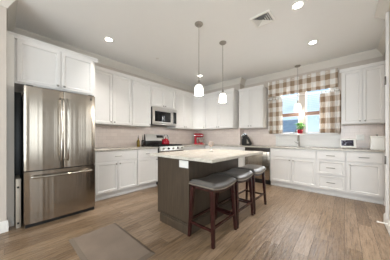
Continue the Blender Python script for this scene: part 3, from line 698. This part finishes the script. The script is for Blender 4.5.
# ------------------------------------------------------------------ bar stools
def make_stool(label, loc):
    t = thing('bar_stool', label, 'stool', loc, 0, 'bar stools along the island')
    sw, sd = 0.236, 0.178
    top = {}; legs_top = 0.565
    for sx in (-1, 1):
        for sy in (-1, 1):
            b = nb(); taper_leg(b, (sx * 0.205, sy * 0.135, legs_top), (sx * 0.232, sy * 0.165, 0), 0.021, 0.016); obj('leg', b, 'leg', t, smooth=False)
    def at(z): u = z / legs_top; return 0.232 - 0.027 * u, 0.165 - 0.03 * u
    for s in (-1, 1):
        ax, ay = at(0.19); b = nb(); box(b, -ax, ax, s * ay - 0.010, s * ay + 0.010, 0.178, 0.203, 0.002); obj('stretcher', b, 'leg', t, smooth=False)
        ax, ay = at(0.14); b = nb(); box(b, s * ax - 0.010, s * ax + 0.010, -ay, ay, 0.150, 0.175, 0.002); obj('stretcher', b, 'leg', t, smooth=False)
    sag = lambda x: 0.030 * (x / sw) ** 2
    # wooden apron that follows the saddle curve
    b = nb(); n = 16
    for s in (-1, 1):
        poly = [(-sw + 0.02 + (2 * sw - 0.04) * i / n, 0.520 + sag(-sw + (2 * sw) * i / n)) for i in range(n + 1)]
        poly += [(-x, z + 0.03) for x, z in [(-(p[0]), p[1]) for p in poly[::-1]]]
        prism(b, poly, s * (sd - 0.03) - 0.009, s * (sd - 0.03) + 0.009, 'xz')
        box(b, s * (sw - 0.035) - 0.009, s * (sw - 0.035) + 0.009, -sd + 0.03, sd - 0.03, 0.545, 0.575)
    obj('apron', b, 'leg', t)
    # padded saddle cushion
    b = nb(); nx, ny = 22, 16; g0 = []; g1 = []
    for i in range(nx + 1):
        r0, r1 = [], []
        for j in range(ny + 1):
            u, v = 2 * i / nx - 1, 2 * j / ny - 1
            rr = 1 - 0.02 * (abs(u) ** 6 + abs(v) ** 6)
            x, y = sw * u * rr, sd * v * rr
            dome = (1 - abs(u) ** 8) * (1 - abs(v) ** 5)
            r1.append(b.verts.new((x, y, 0.590 + sag(x) + 0.044 * dome ** 0.6)))
            r0.append(b.verts.new((x, y, 0.552 + sag(x))))
        g0.append(r0); g1.append(r1)
    for i in range(nx):
        for j in range(ny):
            b.faces.new((g1[i][j], g1[i + 1][j], g1[i + 1][j + 1], g1[i][j + 1])); b.faces.new((g0[i][j], g0[i][j + 1], g0[i + 1][j + 1], g0[i + 1][j]))
    for i in range(nx):
        for j in (0, ny): b.faces.new((g0[i][j], g0[i + 1][j], g1[i + 1][j], g1[i][j]) if j == 0 else (g0[i + 1][j], g0[i][j], g1[i][j], g1[i + 1][j]))
    for j in range(ny):
        for i in (0, nx): b.faces.new((g0[i][j + 1], g0[i][j], g1[i][j], g1[i][j + 1]) if i == 0 else (g0[i][j], g0[i][j + 1], g1[i][j + 1], g1[i][j]))
    bmesh.ops.recalc_face_normals(b, faces=b.faces)
    seat = obj('seat', b, 'leather', t)
    # nail head trim along the cushion's lower edge
    b = nb()
    for s in (-1, 1):
        tube(b, [(-sw + 0.01 + (2 * sw - 0.02) * i / 16, s * (sd - 0.002), 0.562 + sag(-sw + 2 * sw * i / 16)) for i in range(17)], 0.0045, 6)
        tube(b, [(s * (sw - 0.004), -sd + 0.01, 0.562 + sag(sw)), (s * (sw - 0.004), sd - 0.01, 0.562 + sag(sw))], 0.0045, 6)
    obj('nail_trim', b, 'trimbead', seat)
    return t
s0 = make_stool('grey leather saddle bar stool nearest the fridge end of the island', (1.622, 1.15, 0))
for x, y, lab in ((2.13, 1.15, 'middle grey leather saddle bar stool of the three along the island'), (2.65, 1.15, 'grey leather saddle bar stool at the far end of the island, by the dishwasher')):
    c = copy_tree(s0); c.location = (x, y, 0); c['label'] = lab

# ------------------------------------------------------------------ sink side things
fc = thing('faucet', 'tall nickel kitchen faucet at the sink under the window', 'faucet', (4.56, 0.795, CT))
b = nb(); lathe(b, [(0.03, 0), (0.03, 0.012), (0.02, 0.018), (0.018, 0.10), (0.015, 0.11), (0.003, 0.11)], seg=16); obj('base', b, 'nickel', fc)
b = nb(); pts = [(0, 0, 0.10), (0, 0, 0.20)] + [(-0.075 + 0.075 * math.cos(a), 0, 0.20 + 0.075 * math.sin(a)) for a in [math.pi * k / 8 for k in range(9)]] + [(-0.15, 0, 0.16), (-0.15, 0, 0.13)]
tube(b, pts, [0.013] * (len(pts) - 2) + [0.016, 0.016], 10); obj('spout', b, 'nickel', fc)
b = nb(); tube(b, [(0, 0.015, 0.075), (0, 0.045, 0.085), (0, 0.09, 0.12)], [0.011, 0.008, 0.006], 8); obj('handle', b, 'nickel', fc)

pot = thing('potted_plant', 'small leafy green plant in red pot on the window sill', 'plant', (4.66, 0.79, WZ0 + 0.005))
b = nb(); lathe(b, [(0.042, 0), (0.06, 0.04), (0.068, 0.085), (0.070, 0.10), (0.062, 0.10), (0.056, 0.085), (0.003, 0.082)], seg=22); obj('pot', b, 'red', pot)
b = nb(); lathe(b, [(0.055, 0.083), (0.055, 0.088), (0.002, 0.09)], seg=16); obj('soil', b, 'soil', pot)
stems = nb(); leaves = nb()
rnd = random.Random(3)
for i in range(34):
    a = rnd.uniform(0, 6.283); r = rnd.uniform(0.02, 0.105); z = 0.16 + rnd.uniform(0, 0.11) - r * 0.35
    x, y = r * math.cos(a), r * math.sin(a)
    tube(stems, [(x * 0.15, y * 0.15, 0.085), (x * 0.6, y * 0.6, z * 0.75), (x, y, z)], 0.0022, 5)
    m = Matrix.Translation((x, y, z)) @ Matrix.Rotation(a, 4, 'Z') @ Matrix.Rotation(rnd.uniform(0.2, 0.9), 4, 'Y')
    L, W = rnd.uniform(0.035, 0.05), rnd.uniform(0.018, 0.026)
    ring = [(-L * 0.7, 0), (-L * 0.3, W), (L * 0.3, W * 0.9), (L, 0), (L * 0.3, -W * 0.9), (-L * 0.3, -W)]
    t_ = [leaves.verts.new(m @ Vector((p[0], p[1], 0.004 - 0.3 * abs(p[1])))) for p in ring]; u_ = [leaves.verts.new(m @ Vector((p[0], p[1], 0.001 - 0.3 * abs(p[1])))) for p in ring]
    ct = leaves.verts.new(m @ Vector((0, 0, 0.008))); cu = leaves.verts.new(m @ Vector((0, 0, 0.003)))
    for k in range(6):
        leaves.faces.new((ct, t_[k], t_[(k + 1) % 6])); leaves.faces.new((cu, u_[(k + 1) % 6], u_[k])); leaves.faces.new((t_[k], u_[k], u_[(k + 1) % 6], t_[(k + 1) % 6]))
obj('stems', stems, 'stem', pot); obj('foliage', leaves, 'leaf', pot)

# smart display
sd_ = thing('smart_display', 'white framed smart display with lit dark screen on counter', 'smart display', (4.40, -0.045, CT), R(-90 + 8))
b = nb(); prism(b, [(-0.02, 0), (0.10, 0), (0.09, 0.02), (0.03, 0.13), (0.0, 0.13)], -0.085, 0.085, 'yz'); bmesh.ops.bevel(b, geom=[e for e in b.edges], offset=0.006, segments=2, affect='EDGES'); obj('stand', b, 'greymetal', sd_)
tilt = (R(-14), 0, 0)
b = nb(); box(b, -0.115, 0.115, -0.012, 0.012, 0.0, 0.175, 0.008, 3); ff = obj('frame', b, 'white', sd_, loc=(0, -0.045, 0.02), rot=tilt)
b = nb(); box(b, -0.098, 0.080, -0.0145, -0.011, 0.030, 0.145, 0.001); obj('screen', b, 'screen', ff)
# bread box
bb_ = thing('bread_box', 'white lidded metal box at right end of the counter', 'bread box', (4.42, -0.435, CT), R(-90))
b = nb(); box(b, -0.085, 0.085, -0.10, 0.10, 0, 0.205, 0.012, 3); obj('box_body', b, 'white', bb_)
b = nb(); box(b, -0.088, 0.088, -0.103, 0.103, 0.205, 0.240, 0.012, 3); ld = obj('lid', b, 'white', bb_)
b = nb(); lathe(b, [(0.008, 0.238), (0.008, 0.25), (0.016, 0.256), (0.016, 0.264), (0.003, 0.268)], seg=14); obj('lid_knob', b, 'nickel', ld)

# ------------------------------------------------------------------ curtains and blinds
def cloth(name, y0, y1, z0, z1, xc, folds, amp, parent, full=1.0, flare=0.0, nz=10):
    n = int(folds * 12); bm = nb(); uvl = bm.loops.layers.uv.new('UVMap'); grid = []
    for j in range(nz + 1):
        w = j / nz; z = z1 + (z0 - z1) * w; row = []
        for i in range(n + 1):
            u = i / n
            y = y0 + (y1 - y0) * u
            a = amp * (0.55 + 0.45 * w)
            x = xc + a * math.sin(2 * math.pi * folds * u + 0.6 * math.sin(9 * u)) + 0.3 * a * math.sin(2 * math.pi * folds * 0.37 * u + 2 * w)
            yy = y + 0.25 * a * math.cos(2 * math.pi * folds * u)
            row.append((bm.verts.new((x, yy, z)), (y - y0) * full, z))
        grid.append(row)
    for j in range(nz):
        for i in range(n):
            q = (grid[j][i], grid[j + 1][i], grid[j + 1][i + 1], grid[j][i + 1])
            f = bm.faces.new([c[0] for c in q])
            for l, c in zip(f.loops, q): l[uvl].uv = (c[1], c[2])
    o = obj(name, bm, 'gingham', parent)
    md = o.modifiers.new('thickness', 'SOLIDIFY'); md.thickness = 0.0015
    return o
XC = 4.625
def rod(parent, z, y0, y1, r=0.007, m='white'):
    b = nb(); tube(b, [(XC, y0, z), (XC, y1, z)], r, 8)
    for y in (y0, y1): lathe(b, [(0.004, -0.012), (0.014, -0.004), (0.014, 0.006), (0.004, 0.014)], (XC, y, z), axis='y', seg=10)
    for y in (y0 + 0.02, y1 - 0.02): tube(b, [(XC, y, z), (4.73, y, z)], 0.006, 6)
    return obj('rod', b, m, parent)
val = thing('valance', 'brown and cream checked valance across the top of the window', 'curtain', (0, 0, 0))
rod(val, 2.535, 0.10, 1.50, 0.008)
cloth('valance_cloth', 1.505, 0.10, 2.17, 2.565, XC - 0.012, 13, 0.016, val, 1.4)
cr = tag(obj('curtain_rod', nb(), 'white'), 'thin white cafe curtain rod below the valance', 'curtain rod')
bm_ = nb(); tube(bm_, [(XC, 0.10, 2.115), (XC, 1.50, 2.115)], 0.010, 8)
for y in (0.10, 1.50): lathe(bm_, [(0.004, -0.016), (0.018, -0.006), (0.018, 0.008), (0.004, 0.018)], (XC, y, 2.115), axis='y', seg=10)
for y in (0.12, 1.48): tube(bm_, [(XC, y, 2.115), (4.73, y, 2.115)], 0.006, 6)
bm_.to_mesh(cr.data); bm_.free()
def cafe(name, y0, y1, label):
    t = thing('cafe_curtain', label, 'curtain', (0, 0, 0), group='cafe curtain panels')
    cloth('curtain_panel', y0, y1, 1.215, 2.085, XC, 5, 0.024, t, 1.5, nz=14)
    for k in range(5):
        b = nb(); y = y0 + (y1 - y0) * (k + 0.5) / 5
        tube(b, [(XC + 0.018 * math.cos(a), y, 2.109 + 0.020 * math.sin(a)) for a in [2 * math.pi * q / 12 for q in range(13)]], 0.003, 6); obj('ring', b, 'darknickel', t)
    return t
cafe('l', 1.50, 1.16, 'checked cafe curtain panel hanging on the left side of the window')
cafe('r', 0.41, 0.05, 'checked cafe curtain panel hanging on the right side of the window')
for y0, y1, lab in ((0.825, 1.235, 'half lowered slatted blind in the left window opening'), (0.235, 0.695, 'half lowered slatted blind in the right window opening')):
    t = thing('window_blind', lab, 'blind', (4.725, (y0 + y1) / 2, 1.63), 0, 'window blinds')
    hwid = (y1 - y0) / 2
    b = nb(); box(b, -0.02, 0.02, -hwid, hwid, 0.66, 0.705, 0.003); obj('head_rail', b, 'blindwood', t)
    b = nb(); z = 0.105
    while z < 0.65:
        prism(b, [(-0.020, z - 0.002), (0.020, z + 0.004), (0.020, z + 0.0065), (-0.020, z + 0.0005)], -hwid, hwid, 'xz'); z += 0.042
    for yy in (-hwid * 0.6, hwid * 0.6): tube(b, [(0, yy, 0.02), (0, yy, 0.67)], 0.0012, 5)
    obj('slats', b, 'blindwood', t, smooth=False)
    b = nb(); box(b, -0.022, 0.022, -hwid, hwid, 0.0, 0.085, 0.004); obj('bottom_rail', b, 'blindbrown', t)

# ------------------------------------------------------------------ floor mat
mt = thing('floor_mat', 'taupe anti-fatigue kitchen mat lying on the floor', 'mat', (0.712, 1.80, 0))
b = nb(); q0 = [(-0.25, -0.445), (0.25, -0.445), (0.25, 0.44), (-0.25, 0.44)]
lo = [b.verts.new((x, y, 0.001)) for x, y in q0]; hi = [b.verts.new((x - math.copysign(0.035, x), y - math.copysign(0.035, y), 0.018)) for x, y in q0]
b.faces.new(lo[::-1]); b.faces.new(hi)
for i in range(4): b.faces.new((lo[i], lo[(i + 1) % 4], hi[(i + 1) % 4], hi[i]))
obj('pad', b, 'mat', mt, smooth=False)
b = nb()
for i in range(4): b.faces.new([b.verts.new((p[0] * k, p[1] * k2, z)) for p, k, k2, z in ((q0[i], 1, 1, 0.0015), (q0[(i + 1) % 4], 1, 1, 0.0015), (q0[(i + 1) % 4], 0.86, 0.925, 0.0185), (q0[i], 0.86, 0.925, 0.0185))])
obj('border', b, 'matedge', mt, smooth=False)

# ------------------------------------------------------------------ ceiling fittings
def pendant(loc, ztop, label, m='shade', power=LAMP_PEND, r=0.064, hgt=0.145):
    t = thing('pendant_light', label, 'pendant light', (loc[0], loc[1], H), group='glass pendant lights')
    b = nb(); lathe(b, [(0.062, 0), (0.062, -0.008), (0.045, -0.026), (0.012, -0.032), (0.008, -0.04), (0.002, -0.04)], seg=22); obj('canopy', b, 'satin', t)
    b = nb(); tube(b, [(0, 0, -0.03), (0, 0, ztop - H + 0.06)], 0.0045, 8); obj('stem', b, 'satin', t)
    b = nb(); zt = ztop - H; lathe(b, [(0.008, zt + 0.075), (0.016, zt + 0.06), (0.020, zt + 0.01), (0.030, zt - 0.004), (0.003, zt - 0.006)], seg=18); obj('socket', b, 'satin', t)
    k = hgt / 0.21
    b = nb(); lathe(b, [(0.028, zt), (r * 0.70, zt - 0.018 * k), (r * 0.92, zt - 0.06 * k), (r - 0.001, zt - 0.12 * k), (r, zt - 0.20 * k), (r - 0.004, zt - 0.21 * k), (r - 0.006, zt - 0.20 * k), (r - 0.008, zt - 0.12 * k), (r * 0.92 - 0.006, zt - 0.06 * k), (r * 0.70 - 0.006, zt - 0.022 * k), (0.002, zt - 0.015)], seg=28); obj('shade', b, m, t)
    l = bpy.data.lights.new('pendant_bulb', 'POINT'); l.energy = power; l.color = (1, 0.965, 0.91); l.shadow_soft_size = 0.03
    o = bpy.data.objects.new('bulb_light', l); C.objects.link(o); o.parent = t; o.location = (0, 0, zt - hgt - 0.01)
    return t
pendant((1.895, 1.600), 1.885, 'lit white glass pendant hanging over the near half of the island')
pendant((2.545, 1.600), 1.885, 'lit white glass pendant hanging over the far half of the island')
pendant((4.52, 0.815), 1.905, 'white glass pendant hanging in front of the window', 'shade_dim', 2.5, 0.07, 0.165)
def downlight(x, y, label):
    t = thing('recessed_light', label, 'ceiling light', (x, y, H), group='recessed ceiling lights')
    b = nb(); lathe(b, [(0.048, -0.0005), (0.085, -0.0005), (0.083, -0.006), (0.060, -0.008), (0.048, -0.004)], seg=28); obj('trim_ring', b, 'white', t)
    b = nb(); lathe(b, [(0.056, -0.001), (0.054, -0.006), (0.003, -0.007)], seg=24); obj('lens', b, 'lens', t)
    l = bpy.data.lights.new('downlight', 'AREA'); l.shape = 'DISK'; l.size = 0.13; l.energy = LAMP_DOWN; l.color = (1, 0.97, 0.93); l.spread = R(75)
    o = bpy.data.objects.new('lamp_light', l); C.objects.link(o); o.parent = t; o.location = (0, 0, -0.012)
for x, y, lab in ((1.18, 3.0, 'round recessed ceiling light in front of the refrigerator cabinets'), (3.50, 2.92, 'round recessed ceiling light near the corner cabinets, behind the first pendant'),
                  (3.58, 0.415, 'round recessed ceiling light nearer the window wall'), (2.45, 0.44, 'round recessed ceiling light beside the ceiling vent')):
    downlight(x, y, lab)
for x, y in ((-1.5, 1.2), (-1.5, -1.6), (1.6, -2.4)): downlight(x, y, 'unseen recessed ceiling light added behind the camera as fill')  # fill lights added out of view
vt = thing('ceiling_vent', 'square white louvred air vent in the ceiling', 'vent', (2.42, 0.865, H))
b = nb(); s_ = 0.135
for k in range(4):
    a = [(-s_, -s_), (s_, -s_), (s_, s_), (-s_, s_)]
for (x0, x1, y0, y1) in ((-s_, s_, -s_, -s_ + 0.03), (-s_, s_, s_ - 0.03, s_), (-s_, -s_ + 0.03, -s_ + 0.03, s_ - 0.03), (s_ - 0.03, s_, -s_ + 0.03, s_ - 0.03)): box(b, x0, x1, y0, y1, -0.012, 0, 0.003)
obj('frame', b, 'white', vt)
b = nb(); box(b, -0.107, 0.107, -0.107, 0.107, -0.002, -0.0005); obj('duct_opening', b, 'black', vt)
for k in range(4):
    o_ = 0.100 - k * 0.026
    b = nb()
    for i in range(4):
        a = math.pi / 2 * i; c_, s2 = math.cos(a), math.sin(a)
        q = [(-o_, -o_, -0.018), (o_, -o_, -0.018), (o_ - 0.019, -o_ + 0.019, -0.004), (-o_ + 0.019, -o_ + 0.019, -0.004)]
        q2 = [(x, y, z + 0.002) for x, y, z in q]
        v1 = [b.verts.new((x * c_ - y * s2, x * s2 + y * c_, z)) for x, y, z in q]; v2 = [b.verts.new((x * c_ - y * s2, x * s2 + y * c_, z)) for x, y, z in q2]
        b.faces.new(v1); b.faces.new(v2[::-1])
        for m_ in range(4): b.faces.new((v1[m_], v2[m_], v2[(m_ + 1) % 4], v1[(m_ + 1) % 4]))
    bmesh.ops.recalc_face_normals(b, faces=b.faces)
    obj('louvre', b, 'white', vt, smooth=False)
sp = thing('sprinkler_cover', 'tiny round sprinkler cover in the ceiling near the range wall', 'sprinkler', (2.14, 2.95, H))
b = nb(); lathe(b, [(0.035, 0), (0.035, -0.003), (0.028, -0.006), (0.002, -0.006)], seg=18); obj('plate', b, 'trim', sp)
